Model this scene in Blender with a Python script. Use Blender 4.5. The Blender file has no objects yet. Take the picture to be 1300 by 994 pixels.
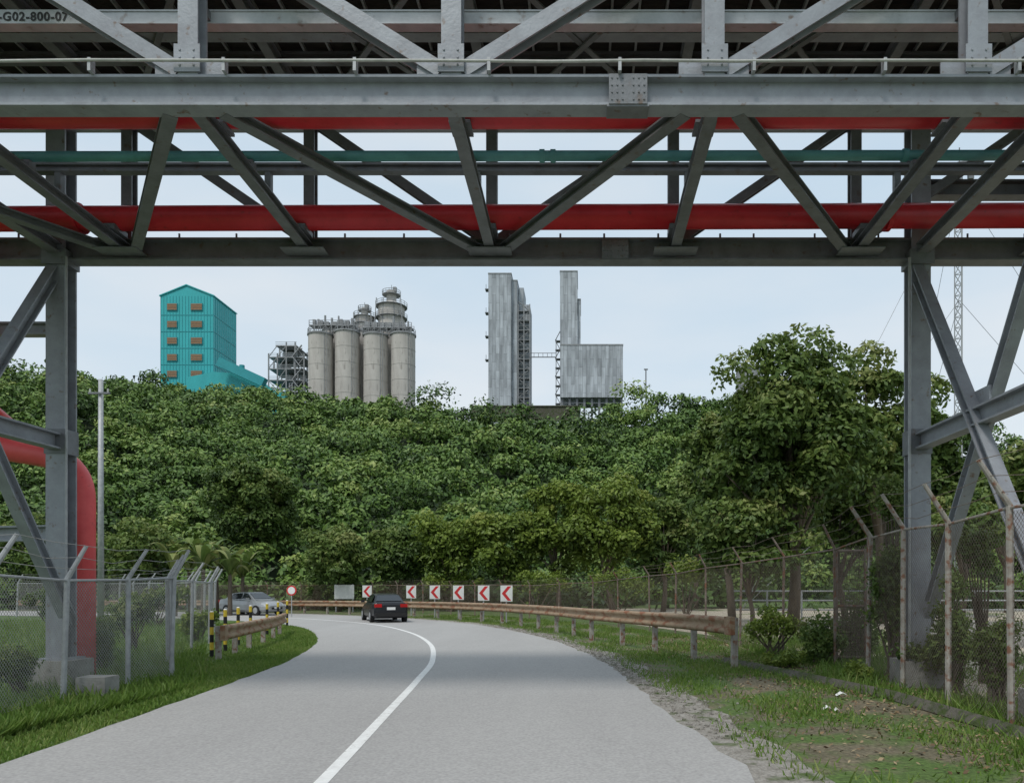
import bpy, math, random
import numpy as np
from mathutils import Vector, Matrix
random.seed(7); rng=np.random.default_rng(7)
F=950.;CX=739.;HY=743.;H=1.9
V=Vector
def W(px,py,Y): return V(((px-CX)/F*Y, Y, H+(HY-py)/F*Y))
def G(px,py,z=0.):
    Y=F*(H-z)/(py-HY); return V(((px-CX)/F*Y,Y,z))
scene=bpy.context.scene
col=scene.collection
# ---------------- materials
def newmat(name):
    m=bpy.data.materials.new(name); m.use_nodes=True
    nt=m.node_tree; return m,nt,nt.nodes['Principled BSDF']
def M(name,c1,c2=None,scale=4,rough=.7,metal=0,bump=0,stretch=(1,1,1),lo=.35,hi=.65,spec=.4,c3=None,scale3=30,coord='Object',alpha3=.5,grain=0,gscale=60):
    m,nt,b=newmat(name); N=nt.nodes; L=nt.links
    b.inputs['Roughness'].default_value=rough; b.inputs['Metallic'].default_value=metal
    b.inputs['Specular IOR Level'].default_value=spec
    if c2 is None: c2=tuple(x*.75 for x in c1)
    tc=N.new('ShaderNodeTexCoord'); mp=N.new('ShaderNodeMapping'); mp.inputs['Scale'].default_value=stretch
    L.new(tc.outputs[coord],mp.inputs['Vector'])
    no=N.new('ShaderNodeTexNoise'); no.inputs['Scale'].default_value=scale; no.inputs['Detail'].default_value=8; no.inputs['Roughness'].default_value=.65
    L.new(mp.outputs[0],no.inputs['Vector'])
    r=N.new('ShaderNodeValToRGB'); r.color_ramp.elements[0].position=lo; r.color_ramp.elements[1].position=hi
    r.color_ramp.elements[0].color=(*c1,1); r.color_ramp.elements[1].color=(*c2,1)
    L.new(no.outputs['Fac'],r.inputs['Fac']); out=r.outputs[0]
    if c3 is not None:
        n3=N.new('ShaderNodeTexNoise'); n3.inputs['Scale'].default_value=scale3; n3.inputs['Detail'].default_value=6
        L.new(mp.outputs[0],n3.inputs['Vector'])
        r3=N.new('ShaderNodeValToRGB'); r3.color_ramp.elements[0].position=alpha3; r3.color_ramp.elements[1].position=min(1,alpha3+.12)
        L.new(n3.outputs['Fac'],r3.inputs['Fac'])
        mx=N.new('ShaderNodeMix'); mx.data_type='RGBA'
        L.new(r3.outputs[0],mx.inputs[0]); L.new(out,mx.inputs[6]); mx.inputs[7].default_value=(*c3,1); out=mx.outputs[2]
    if grain:
        n4=N.new('ShaderNodeTexNoise'); n4.inputs['Scale'].default_value=gscale; n4.inputs['Detail'].default_value=3
        L.new(tc.outputs[coord],n4.inputs['Vector'])
        r4=N.new('ShaderNodeValToRGB'); r4.color_ramp.elements[0].position=.3; r4.color_ramp.elements[1].position=.7
        r4.color_ramp.elements[0].color=(1-grain,)*3+(1,); r4.color_ramp.elements[1].color=(1+grain,)*3+(1,)
        L.new(n4.outputs['Fac'],r4.inputs['Fac'])
        mg=N.new('ShaderNodeMix'); mg.data_type='RGBA'; mg.blend_type='MULTIPLY'; mg.inputs[0].default_value=1
        L.new(out,mg.inputs[6]); L.new(r4.outputs[0],mg.inputs[7]); out=mg.outputs[2]
    L.new(out,b.inputs['Base Color'])
    if bump:
        bp=N.new('ShaderNodeBump'); bp.inputs['Strength'].default_value=bump; bp.inputs['Distance'].default_value=.05
        n2=N.new('ShaderNodeTexNoise'); n2.inputs['Scale'].default_value=scale*8; n2.inputs['Detail'].default_value=6
        L.new(tc.outputs[coord],n2.inputs['Vector']); L.new(n2.outputs['Fac'],bp.inputs['Height']); L.new(bp.outputs[0],b.inputs['Normal'])
    return m
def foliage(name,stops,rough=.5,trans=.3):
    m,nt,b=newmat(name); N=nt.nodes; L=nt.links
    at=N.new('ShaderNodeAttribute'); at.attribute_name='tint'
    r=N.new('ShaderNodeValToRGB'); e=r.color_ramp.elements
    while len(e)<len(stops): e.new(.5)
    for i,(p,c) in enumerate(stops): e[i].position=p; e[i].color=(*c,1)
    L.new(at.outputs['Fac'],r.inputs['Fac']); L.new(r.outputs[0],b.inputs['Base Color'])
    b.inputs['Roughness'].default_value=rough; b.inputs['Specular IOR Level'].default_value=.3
    if trans<=0: return m
    tr=N.new('ShaderNodeBsdfTranslucent'); L.new(r.outputs[0],tr.inputs[0])
    mx=N.new('ShaderNodeMixShader'); mx.inputs[0].default_value=trans
    L.new(b.outputs[0],mx.inputs[1]); L.new(tr.outputs[0],mx.inputs[2])
    L.new(mx.outputs[0],N['Material Output'].inputs['Surface']); return m
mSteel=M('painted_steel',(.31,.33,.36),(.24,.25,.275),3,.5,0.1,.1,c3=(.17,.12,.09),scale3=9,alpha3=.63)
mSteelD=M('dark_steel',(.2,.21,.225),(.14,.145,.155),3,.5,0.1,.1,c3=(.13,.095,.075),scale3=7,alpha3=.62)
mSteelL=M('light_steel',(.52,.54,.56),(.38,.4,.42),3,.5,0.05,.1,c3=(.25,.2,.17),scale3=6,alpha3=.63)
mGalv=M('galvanised_steel',(.42,.43,.44),(.3,.31,.32),6,.5,.2)
mRed=M('red_paint',(.66,.035,.045),(.52,.025,.032),2,.4,0,.05,c3=(.32,.03,.03),scale3=8,alpha3=.66)
mRedF=M('faded_red_paint',(.8,.12,.12),(.7,.085,.09),2,.45,0,.05,c3=(.45,.07,.07),scale3=6,alpha3=.64)
mTealP=M('teal_pipe_paint',(.11,.33,.33),(.08,.25,.25),3,.45)
mConduit=M('pale_conduit',(.5,.5,.47),(.34,.34,.32),4,.6)
mDeck=M('dark_deck',(.045,.037,.033),(.016,.014,.014),2.5,.8,0,.2,stretch=(1,5,1))
mText=M('black_lettering',(.03,.03,.03),(.04,.04,.04),8,.6)
mConc=M('concrete',(.36,.35,.33),(.22,.215,.2),2,.9,0,.4,c3=(.12,.12,.11),scale3=5,alpha3=.6)
mStone=M('mossy_stone',(.12,.11,.09),(.07,.07,.05),3,.95,0,.6,c3=(.05,.07,.02),scale3=5,alpha3=.5)
mRail=M('rusted_guardrail',(.36,.27,.18),(.26,.165,.1),3,.7,.05,.2,stretch=(1,1,2),c3=(.24,.1,.05),scale3=3,alpha3=.52)
mPost=M('weathered_post',(.4,.38,.34),(.25,.22,.19),5,.7,.1,c3=(.22,.11,.07),scale3=9,alpha3=.52)
mPostR=M('rusty_post',(.24,.2,.17),(.14,.1,.08),5,.8,.1,c3=(.2,.09,.05),scale3=6,alpha3=.52)
mWire=M('fence_wire',(.4,.4,.39),(.28,.26,.24),5,.6,.1)
mWireR=M('rusty_fence_wire',(.22,.18,.15),(.13,.09,.07),5,.7,.1)
mTrunk=M('bark',(.15,.12,.09),(.08,.065,.05),5,.9,0,.5,stretch=(1,1,.3))
mRoad=M('road_surface',(.385,.375,.362),(.33,.32,.31),.35,.85,0,.15,stretch=(1,.22,1),lo=.32,hi=.68,grain=.16,gscale=28)
mLine=M('road_paint',(.8,.8,.78),(.68,.67,.65),6,.7,c3=(.45,.44,.42),scale3=18,alpha3=.6)
mGravel=M('gravel_shoulder',(.38,.355,.32),(.23,.21,.18),5,.95,0,.8,c3=(.09,.13,.04),scale3=2.5,alpha3=.56,grain=.35,gscale=40)
mGround=M('ground_cover',(.1,.16,.04),(.065,.11,.025),.6,.95,0,.6,c3=(.22,.18,.12),scale3=.9,alpha3=.6,grain=.3,gscale=20)
mDirt=M('dirt_verge',(.18,.15,.1),(.11,.1,.06),1.1,.95,0,.8,c3=(.08,.13,.03),scale3=1.0,alpha3=.44,grain=.4,gscale=18)
mSand=M('sandy_yard',(.48,.42,.33),(.36,.31,.24),.8,.95,0,.4,c3=(.12,.16,.05),scale3=.25,alpha3=.54)
mHill=M('hill_soil',(.02,.035,.01),(.03,.05,.015),.3,.95)
mTeal=M('teal_cladding',(.04,.43,.45),(.033,.36,.38),.25,.5,0,0,stretch=(1,1,.3))
mTealD=M('teal_trim',(.03,.31,.34),(.025,.26,.29),.5,.5)
mLouv=M('brown_louvre',(.33,.19,.1),(.25,.14,.08),3,.7)
mSilo=M('silo_concrete',(.55,.52,.48),(.4,.375,.345),.35,.85,0,0,stretch=(1,1,.25),c3=(.33,.305,.28),scale3=1.5,alpha3=.58)
mFar=M('weathered_plant_steel',(.32,.33,.34),(.21,.215,.22),1,.7)
mBlack=M('black_rubber',(.015,.015,.015),(.02,.02,.02),4,.8)
mYel=M('yellow_paint',(.65,.48,.05),(.55,.4,.04),6,.6)
mWhite=M('white_paint',(.78,.78,.76),(.66,.66,.64),4,.6)
mSignR=M('sign_red',(.6,.03,.035),(.5,.03,.03),4,.5)
mCarB=M('black_car_paint',(.012,.013,.017),(.015,.016,.02),3,.25,.2,spec=.6)
mCarS=M('silver_car_paint',(.42,.43,.44),(.38,.39,.4),3,.3,.5,spec=.6)
mGlass=M('car_glass',(.02,.025,.03),(.025,.03,.035),3,.08,0,spec=.8)
mTail=M('tail_lamp_red',(.45,.01,.01),(.35,.01,.01),3,.2)
mLamp=M('lamp_clear',(.7,.7,.7),(.6,.6,.6),3,.2)
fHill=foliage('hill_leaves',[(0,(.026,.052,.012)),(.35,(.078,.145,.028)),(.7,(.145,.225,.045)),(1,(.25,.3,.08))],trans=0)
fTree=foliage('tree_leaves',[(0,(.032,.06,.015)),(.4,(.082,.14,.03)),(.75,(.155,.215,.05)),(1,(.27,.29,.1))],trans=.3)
fYel=foliage('yellow_green_leaves',[(0,(.045,.075,.014)),(.4,(.12,.18,.028)),(.75,(.2,.27,.045)),(1,(.3,.33,.08))],trans=.3)
fGrass=foliage('grass_blades',[(0,(.07,.12,.02)),(.5,(.14,.24,.04)),(1,(.26,.3,.09))],trans=.35)
fLitter=foliage('dead_leaves',[(0,(.08,.05,.03)),(.5,(.2,.13,.07)),(1,(.36,.28,.17))],rough=.8,trans=0)
def cladding(name,c1,c2,c3):
    m,nt,b=newmat(name); N=nt.nodes; L=nt.links
    tc=N.new('ShaderNodeTexCoord'); sp=N.new('ShaderNodeSeparateXYZ'); L.new(tc.outputs['Object'],sp.inputs[0])
    ad=N.new('ShaderNodeMath'); L.new(sp.outputs[0],ad.inputs[0]); L.new(sp.outputs[1],ad.inputs[1])
    cb=N.new('ShaderNodeCombineXYZ'); L.new(sp.outputs[2],cb.inputs[0]); L.new(ad.outputs[0],cb.inputs[1])
    br=N.new('ShaderNodeTexBrick'); br.inputs['Scale'].default_value=1; br.inputs['Brick Width'].default_value=4.5; br.inputs['Row Height'].default_value=1.
    br.inputs['Mortar Size'].default_value=.04; br.inputs['Color1'].default_value=(*c1,1); br.inputs['Color2'].default_value=(*c2,1); br.inputs['Mortar'].default_value=(*c3,1)
    L.new(cb.outputs[0],br.inputs['Vector'])
    no=N.new('ShaderNodeTexNoise'); no.inputs['Scale'].default_value=.35; no.inputs['Detail'].default_value=8
    mp=N.new('ShaderNodeMapping'); mp.inputs['Scale'].default_value=(3,3,.5); L.new(tc.outputs['Object'],mp.inputs[0]); L.new(mp.outputs[0],no.inputs['Vector'])
    mx=N.new('ShaderNodeMix'); mx.data_type='RGBA'; mx.blend_type='MULTIPLY'; mx.inputs[0].default_value=1
    r=N.new('ShaderNodeValToRGB'); r.color_ramp.elements[0].position=.35; r.color_ramp.elements[1].position=.65; r.color_ramp.elements[0].color=(.72,.72,.72,1); r.color_ramp.elements[1].color=(1.2,1.2,1.2,1)
    L.new(no.outputs['Fac'],r.inputs[0]); L.new(br.outputs[0],mx.inputs[6]); L.new(r.outputs[0],mx.inputs[7]); L.new(mx.outputs[2],b.inputs['Base Color'])
    b.inputs['Roughness'].default_value=.7; return m
mClad=cladding('grey_cladding',(.44,.475,.51),(.3,.325,.35),(.19,.2,.22))
# ---------------- mesh builder
class MB:
    def __init__(s): s.v=[]; s.f=[]
    def add(s,vs,fs):
        o=len(s.v); s.v+= [tuple(x) for x in vs]; s.f+=[tuple(i+o for i in f) for f in fs]; return s
    def box(s,c,d,rz=0.):
        c=V(c); R=Matrix.Rotation(rz,3,'Z'); hx,hy,hz=d[0]/2,d[1]/2,d[2]/2
        vs=[c+R@V((x*hx,y*hy,z*hz)) for z in(-1,1) for x,y in((-1,-1),(1,-1),(1,1),(-1,1))]
        return s.add(vs,[(3,2,1,0),(4,5,6,7),(0,1,5,4),(1,2,6,5),(2,3,7,6),(3,0,4,7)])
    def sweep(s,a,b,prof,up=(0,0,1)):
        a=V(a);b=V(b);d=(b-a).normalized();u=V(up);u=u-d*u.dot(d)
        if u.length<1e-3: u=V((0,1,0)); u=u-d*u.dot(d)
        u.normalize(); r=d.cross(u); n=len(prof)
        vs=[a+r*p[0]+u*p[1] for p in prof]+[b+r*p[0]+u*p[1] for p in prof]
        fs=[(i,(i+1)%n,n+(i+1)%n,n+i) for i in range(n)]+[tuple(range(n-1,-1,-1)),tuple(range(n,2*n))]
        return s.add(vs,fs)
    def beam(s,a,b,w=.2,h=.2,up=(0,0,1)): return s.sweep(a,b,[(-w/2,-h/2),(w/2,-h/2),(w/2,h/2),(-w/2,h/2)],up)
    def ibeam(s,a,b,w=.3,h=.4,tf=.035,tw=.03,up=(0,0,1)):
        W2,H2,t=w/2,h/2,tw/2
        return s.sweep(a,b,[(-W2,-H2),(W2,-H2),(W2,-H2+tf),(t,-H2+tf),(t,H2-tf),(W2,H2-tf),(W2,H2),(-W2,H2),(-W2,H2-tf),(-t,H2-tf),(-t,-H2+tf),(-W2,-H2+tf)],up)
    def tube(s,pts,r,n=8,caps=True):
        pts=[V(p) for p in pts]; k=len(pts); rs=r if isinstance(r,(list,tuple)) else [r]*k
        vs=[];ref=None
        for i,p in enumerate(pts):
            d=(pts[min(i+1,k-1)]-pts[max(i-1,0)]).normalized()
            if ref is None: ref=V((0,0,1)) if abs(d.z)<.9 else V((1,0,0))
            u=ref-d*ref.dot(d); u.normalize(); ref=u; w=d.cross(u)
            for j in range(n):
                a=2*math.pi*j/n; vs.append(p+(u*math.cos(a)+w*math.sin(a))*rs[i])
        fs=[(i*n+j,i*n+(j+1)%n,(i+1)*n+(j+1)%n,(i+1)*n+j) for i in range(k-1) for j in range(n)]
        if caps: fs+=[tuple(range(n-1,-1,-1)),tuple(range((k-1)*n,k*n))]
        return s.add(vs,fs)
    def cyl(s,c,r,z0,z1,n=24,r2=None): return s.tube([(c[0],c[1],z0),(c[0],c[1],z1)],[r,r if r2 is None else r2],n)
    def poly(s,pts): return s.add(pts,[tuple(range(len(pts)))])
    def knob(s,c,r,d=(0,-1,0)): return s.tube([V(c),V(c)+V(d)*r*.8],[r,r*.7],6)
def tag(o,label=None,cat=None,kind=None,group=None,category=None):
    cat=cat or category
    if label:o['label']=label
    if cat:o['category']=cat
    if kind:o['kind']=kind
    if group:o['group']=group
    return o
def obj(name,mb,mat,parent=None,origin=None,local=False,smooth=False,**k):
    if parent is not None and not local: off=V(parent.location)
    elif origin is not None and not local: off=V(origin)
    else: off=V((0,0,0))
    me=bpy.data.meshes.new(name); me.from_pydata([(x[0]-off.x,x[1]-off.y,x[2]-off.z) for x in mb.v],[],mb.f); me.materials.append(mat)
    if smooth: me.polygons.foreach_set('use_smooth',[True]*len(me.polygons))
    me.update(); o=bpy.data.objects.new(name,me); col.objects.link(o)
    if parent is not None: o.parent=parent
    elif origin is not None: o.location=origin
    tag(o,**k); return o
def empty(name,loc,label,cat,group=None):
    loc=tuple(loc); loc=loc if len(loc)==3 else (*loc,0)
    e=bpy.data.objects.new(name,None); e.empty_display_size=.3; e.location=loc; col.objects.link(e)
    return tag(e,label,cat,None,group)
def copy_thing(e,loc,rz=None,scale=None):
    c=e.copy(); col.objects.link(c); c.location=loc
    if rz is not None: c.rotation_euler[2]=rz
    if scale: c.scale=(scale,)*3 if not isinstance(scale,tuple) else scale
    for ch in list(e.children):
        d=ch.copy(); col.objects.link(d); d.parent=c
        for g in list(ch.children):
            h=g.copy(); col.objects.link(h); h.parent=d
    return c
# ---------------- leaf meshes
def fastquads(name,vs,tint,mat,parent=None,**k):
    n=len(vs); me=bpy.data.meshes.new(name); me.vertices.add(4*n); me.loops.add(4*n); me.polygons.add(n)
    me.vertices.foreach_set('co',vs.reshape(-1).astype(np.float32)); me.loops.foreach_set('vertex_index',np.arange(4*n,dtype=np.int32))
    me.polygons.foreach_set('loop_start',np.arange(0,4*n,4,dtype=np.int32))
    try: me.polygons.foreach_set('loop_total',np.full(n,4,dtype=np.int32))
    except Exception: pass
    me.update(calc_edges=True)
    if tint is not None:
        a=me.attributes.new('tint','FLOAT','FACE'); a.data.foreach_set('value',np.clip(tint,0,1).astype(np.float32))
    me.materials.append(mat); o=bpy.data.objects.new(name,me); col.objects.link(o)
    if parent is not None:o.parent=parent
    tag(o,**k); return o
def leafmesh(name,C,Nn,size,tint,mat,parent=None,aspect=.5,jit=.5,**k):
    n=len(C); Nn=Nn/(np.linalg.norm(Nn,axis=1)[:,None]+1e-9)+rng.normal(0,jit,(n,3)); Nn/=np.linalg.norm(Nn,axis=1)[:,None]+1e-9
    t=rng.normal(0,1,(n,3)); t-=Nn*(t*Nn).sum(1)[:,None]; t/=np.linalg.norm(t,axis=1)[:,None]+1e-9
    b=np.cross(Nn,t); sz=size[:,None]
    vs=np.empty((n,4,3)); vs[:,0]=C-t*sz; vs[:,1]=C+b*sz*aspect-t*sz*.1; vs[:,2]=C+t*sz+Nn*-.15*sz; vs[:,3]=C-b*sz*aspect-t*sz*.1
    if parent is not None: vs-=np.array(parent.location)
    return fastquads(name,vs,tint,mat,parent,**k)
def clump_leaves(cc,rr,ct,per,ls,front=0.):
    n=len(cc); d=rng.normal(0,1,(n,per,3)); d/=np.linalg.norm(d,axis=2)[...,None]
    if front: d[...,1]=np.where(rng.random((n,per))<front,-abs(d[...,1]),d[...,1])
    d[...,2]=np.where(rng.random((n,per))<.6,abs(d[...,2]),d[...,2])
    q=rng.uniform(.7,1.1,(n,per,1))
    lump=1+.18*np.sin(d[...,0:1]*5+cc[:,None,0:1]*3)*np.cos(d[...,2:3]*6+cc[:,None,1:2])
    P=cc[:,None,:]+d*rr[:,None,:]*q*lump
    T=ct[:,None]+rng.normal(0,.1,(n,per))+.5*(q[...,0]-.92)+.14*d[...,2]  # height term paints shade into the tint: leaves low in a clump darker
    S=rng.uniform(.6,1.25,(n,per))*ls
    nd=d+np.array([0,0,.45])
    return P.reshape(-1,3),nd.reshape(-1,3),S.reshape(-1),T.reshape(-1)
def tree(name,cpx,cpy,Y,rx,rz,label,mat=fTree,n=26,per=420,ls=.2,tone=.45,base=0.,seed=1,cat='tree',cr=.36,ry=None,group=None,trunk_r=.22):
    c=W(cpx,cpy,Y); RX=rx*Y/F; RZ=rz*Y/F; RY=ry or RX*.85
    e=empty(name,(c.x,Y,base),label,cat,group)
    g=np.random.default_rng(seed); d=g.normal(0,1,(n,3)); d/=np.linalg.norm(d,axis=1)[:,None]
    q=g.uniform(.35,.85,(n,1)); R=np.array([RX,RY,RZ]); cc=np.array(c)+d*q*R
    rr=np.repeat(g.uniform(.6,1.15,(n,1))*cr,3,1)*np.array([RX,RY,RZ*.75+RX*.15]); rr[:,2]=np.minimum(rr[:,2],rr[:,0]*.85)
    ct=tone+g.normal(0,.12,n)+.14*d[:,2]  # crown shading put into tint: upper clumps lighter, lower ones darker
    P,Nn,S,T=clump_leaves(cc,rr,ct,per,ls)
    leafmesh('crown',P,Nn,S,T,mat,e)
    mb=MB(); top=c+V((0,0,RZ*.3)); b=V((c.x+.2,Y,base-.2)); mid=b.lerp(top,.45)+V((g.normal()*.25,0,0))
    mb.tube([b,b.lerp(mid,.5)+V((.08,0,0)),mid,top],[trunk_r,trunk_r*.8,trunk_r*.6,trunk_r*.15],8)
    for i in range(min(n,9)):
        s=b.lerp(mid,.65+.35*g.random()); t=V(cc[i]); mb.tube([s,s.lerp(t,.5)+V((0,0,.3)),t],[trunk_r*.4,trunk_r*.28,trunk_r*.08],6)
    obj('trunk',mb,mTrunk,e,smooth=True); return e
# ================= GROUND / ROAD
cp=[(-.6,-14),(-1.3,-2),(-2.0,6),(-2.5,11.1),(-2.9,15),(-3.4,19),(-4.6,24.5),(-6.6,30.3),(-9.5,36),(-13.6,41),(-19,45.2),(-26.5,48.6),(-37,51),(-52,52.5),(-80,54)]
def catmull(P,k=8):
    P=[V((*p,0)) if len(p)==2 else V(p) for p in P]; out=[]
    for i in range(len(P)-1):
        a=P[max(i-1,0)];b=P[i];c=P[i+1];d=P[min(i+2,len(P)-1)]
        for j in range(k):
            t=j/k; out.append(.5*((2*b)+(c-a)*t+(2*a-5*b+4*c-d)*t*t+(3*b-a-3*c+d)*t**3))
    out.append(P[-1]); return out
cl=catmull(cp)
def normals(L):
    r=[]
    for i in range(len(L)):
        d=(L[min(i+1,len(L)-1)]-L[max(i-1,0)]).normalized(); r.append(V((d.y,-d.x,0)))
    return r
cn=normals(cl)
def strip(name,o1,o2,z,mat,label=None,jit=0,jit1=None,kind='structure'):
    mb=MB(); vs=[]
    for i in range(len(cl)):
        j1=random.uniform(-jit,jit) if jit1 is None else random.uniform(-jit1,jit1); j2=random.uniform(-jit,jit)
        for k,o in enumerate((o1+j1,(o1+o2)/2,o2+j2)): p=cl[i]+cn[i]*o; vs.append((p.x,p.y,z))
    n=len(vs)//3; fs=[]
    for i in range(n-1):
        a=i*3; fs+=[(a,a+1,a+4,a+3),(a+1,a+2,a+5,a+4)]
    mb.add(vs,fs); o=obj(name,mb,mat,kind=kind)
    if label:o['label']=label
    return o
gm=MB(); gm.poly([(-3000,-500,0),(3000,-500,0),(3000,4000,0),(-3000,4000,0)]); obj('ground',gm,mGround,kind='structure',label='grass and soil ground around the road')
strip('verge',3.6,9.5,.004,mDirt,'dirt verge with weeds beside the road',.4)
strip('road_shoulder',3.3,4.5,.008,mGravel,'pale gravel shoulder along the road',.22)
strip('road',-3.95,3.8,.012,mRoad,'pale grey two-lane road curving away',.1,.03)
strip('road_marking',-.46,-.32,.016,mLine,'solid white centre line on the road')
ym=MB(); ym.poly([(6.6,8,.006),(60,8,.006),(60,62,.006),(-2,62,.006),(-3,50,.006),(2,38,.006),(5,28,.006),(6.6,20,.006)]); obj('yard',ym,mSand,kind='structure',label='sandy open yard behind the chain-link fence')
st=MB()
for i in range(2600):
    k=random.randint(20,60); t=random.random(); o=3.8+abs(random.gauss(0,.5)); p=cl[k].lerp(cl[k+1],t)+cn[k]*o; s=random.uniform(.005,.02)
    st.box((p.x,p.y,.012+s*.3),(s*2,s*1.6,s),random.random()*3)
obj('gravel',st,mGravel,kind='stuff',label='loose gravel stones on the road shoulder',cat='gravel')
# hill
rid=[(-400,466),(-100,470),(0,476),(150,485),(220,491),(270,499),(350,502),(500,512),(600,525),(720,532),(780,521),(870,508),(1000,520),(1100,540),(1200,556),(1300,566),(1600,580),(2200,640)]
rx_=[(p-CX)/F*150 for p,_ in rid]; rz_=[H+(HY-(y+21))/F*150 for _,y in rid]
def hz(X,Y):
    X=np.asarray(X,float);Y=np.asarray(Y,float); hh=np.interp(X*150/np.clip(Y,60,1e9),rx_,rz_)
    y0=np.interp(X,[-10,25],[60,88]); t=np.clip((Y-y0)/(150-y0),0,1); t=t*(1.15-.15*t)
    return hh*t + t*(1-t)*8*np.sin(X*.09+Y*.05)*np.cos(Y*.07+1)
xs=np.linspace(-230,230,120); ys=np.concatenate([np.linspace(56,155,50),np.linspace(165,420,14)])
XX,YY=np.meshgrid(xs,ys); ZZ=hz(XX,YY)-.3
hm=MB(); nx=len(xs); hm.v=[(float(a),float(b),float(c)) for a,b,c in zip(XX.ravel(),YY.ravel(),ZZ.ravel())]
hm.f=[(j*nx+i,j*nx+i+1,(j+1)*nx+i+1,(j+1)*nx+i) for j in range(len(ys)-1) for i in range(nx-1)]
obj('hill',hm,mHill,kind='structure',smooth=True,label='steep hillside below the cement plant')
cs=[];grid={}
tries=0
while len(cs)<850 and tries<60000:
    tries+=1
    Y=60+94*random.random()**.9; pxx=random.uniform(-90,1400); X=(pxx-CX)/F*Y
    z=float(hz(X,Y)); r=random.uniform(1.6,3.4)*(1.5 if random.random()<.15 else 1)*(.8+Y/400)
    if z<.3 and Y>66 and X>5: continue
    ok=True; gx,gy=int(X//6),int(Y//6)
    for a in(-1,0,1):
        for b in(-1,0,1):
            for q in grid.get((gx+a,gy+b),()):
                if (q[0]-X)**2+((q[1]-Y)*1.3)**2<(.62*(q[3]+r))**2: ok=False
    if not ok: continue
    t=(X,Y,z,r); grid.setdefault((gx,gy),[]).append(t); cs.append(t)
cs=np.array(cs); n=len(cs); print('crowns',n)
K=11
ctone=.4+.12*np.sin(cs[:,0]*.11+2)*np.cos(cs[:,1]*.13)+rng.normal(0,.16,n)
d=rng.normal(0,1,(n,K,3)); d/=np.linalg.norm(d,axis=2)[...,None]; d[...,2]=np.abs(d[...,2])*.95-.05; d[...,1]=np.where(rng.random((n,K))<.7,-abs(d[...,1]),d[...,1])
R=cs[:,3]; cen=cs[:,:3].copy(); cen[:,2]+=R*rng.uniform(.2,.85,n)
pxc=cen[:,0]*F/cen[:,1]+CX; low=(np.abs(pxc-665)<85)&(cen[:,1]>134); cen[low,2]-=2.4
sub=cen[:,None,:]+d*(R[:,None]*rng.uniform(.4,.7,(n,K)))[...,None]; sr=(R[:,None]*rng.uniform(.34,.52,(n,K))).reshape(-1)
st_=(ctone[:,None]+rng.normal(0,.05,(n,K))+.26*(d[...,2]-.4)).reshape(-1); sub=sub.reshape(-1,3)  # top-to-bottom shade gradient of each hill crown painted into its tint
per=int(430000/len(sub))
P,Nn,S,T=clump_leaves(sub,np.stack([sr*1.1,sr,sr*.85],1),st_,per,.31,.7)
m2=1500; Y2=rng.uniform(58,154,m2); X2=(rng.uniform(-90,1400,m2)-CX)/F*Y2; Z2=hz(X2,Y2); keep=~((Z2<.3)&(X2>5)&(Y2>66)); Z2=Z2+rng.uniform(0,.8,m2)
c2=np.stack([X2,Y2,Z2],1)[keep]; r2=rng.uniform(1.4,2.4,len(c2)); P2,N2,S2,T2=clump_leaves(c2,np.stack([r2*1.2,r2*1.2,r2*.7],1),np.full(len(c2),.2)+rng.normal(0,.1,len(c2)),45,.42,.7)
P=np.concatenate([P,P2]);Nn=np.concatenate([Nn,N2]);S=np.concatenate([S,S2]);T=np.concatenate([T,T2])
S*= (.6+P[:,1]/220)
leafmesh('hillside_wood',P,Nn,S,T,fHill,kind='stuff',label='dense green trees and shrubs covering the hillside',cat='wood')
# ================= individual trees
tree('mango_tree',1000,560,32,112,142,'tall broad dense green tree behind the fence',n=66,per=460,ls=.15,tone=.46,seed=3,cr=.3,trunk_r=.3)
tree('mango_tree',1112,550,37,84,122,'tall leafy tree with pale new growth',n=42,per=440,ls=.17,tone=.54,seed=5,cr=.35,trunk_r=.3)
tree('roadside_tree',925,595,36,62,82,'medium green tree beside a taller tree',n=26,per=400,ls=.17,tone=.45,seed=8)
tree('roadside_tree',950,685,31,85,50,'low shrubby tree behind the chain-link fence',n=24,per=360,ls=.14,tone=.5,seed=9,trunk_r=.12)
tree('roadside_tree',1190,570,48,56,98,'leafy tree behind the steel leg',n=26,per=340,ls=.22,tone=.48,seed=10)
tree('roadside_tree',1275,625,52,70,75,'green tree at the far side of the yard',n=24,per=320,ls=.24,tone=.5,seed=11)
tree('roadside_tree',1215,665,44,75,45,'spreading low tree in the yard',n=22,per=320,ls=.2,tone=.55,seed=12)
tree('roadside_tree',1070,655,40,75,55,'low leafy tree behind the fence',n=22,per=340,ls=.18,tone=.5,seed=13)
for i,(a,b,Y,rx,rz,tn) in enumerate([(505,700,56,44,42,.42),(570,690,55,52,48,.46),(640,688,54,54,56,.48),(706,670,53,50,72,.42),(775,662,52,68,72,.5),(838,685,54,50,62,.42),(880,645,60,44,64,.42)]):
    tree('roadside_tree',a,b,Y,rx,rz,'fresh green roadside tree behind the road bend',mat=fYel if i in(1,2,4,3) else fTree,n=30,per=380,ls=.18,tone=tn,seed=20+i,group='row of trees behind the road bend')
tree('dome_tree',325,635,66,66,70,'large dome-shaped dark green tree at hill foot',n=64,per=380,ls=.2,tone=.42,seed=31,cr=.27,trunk_r=.4)
tree('small_tree',427,708,54,54,44,'round bushy green tree beside the road bend',n=36,per=340,ls=.17,tone=.55,seed=33,cr=.3)
tree('small_tree',180,705,60,55,45,'bushy tree behind the banana plants',n=26,per=300,ls=.2,tone=.55,seed=34)
tree('small_tree',60,700,60,60,50,'bushy tree at the foot of the hill',n=26,per=300,ls=.2,tone=.45,seed=35)
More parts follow.
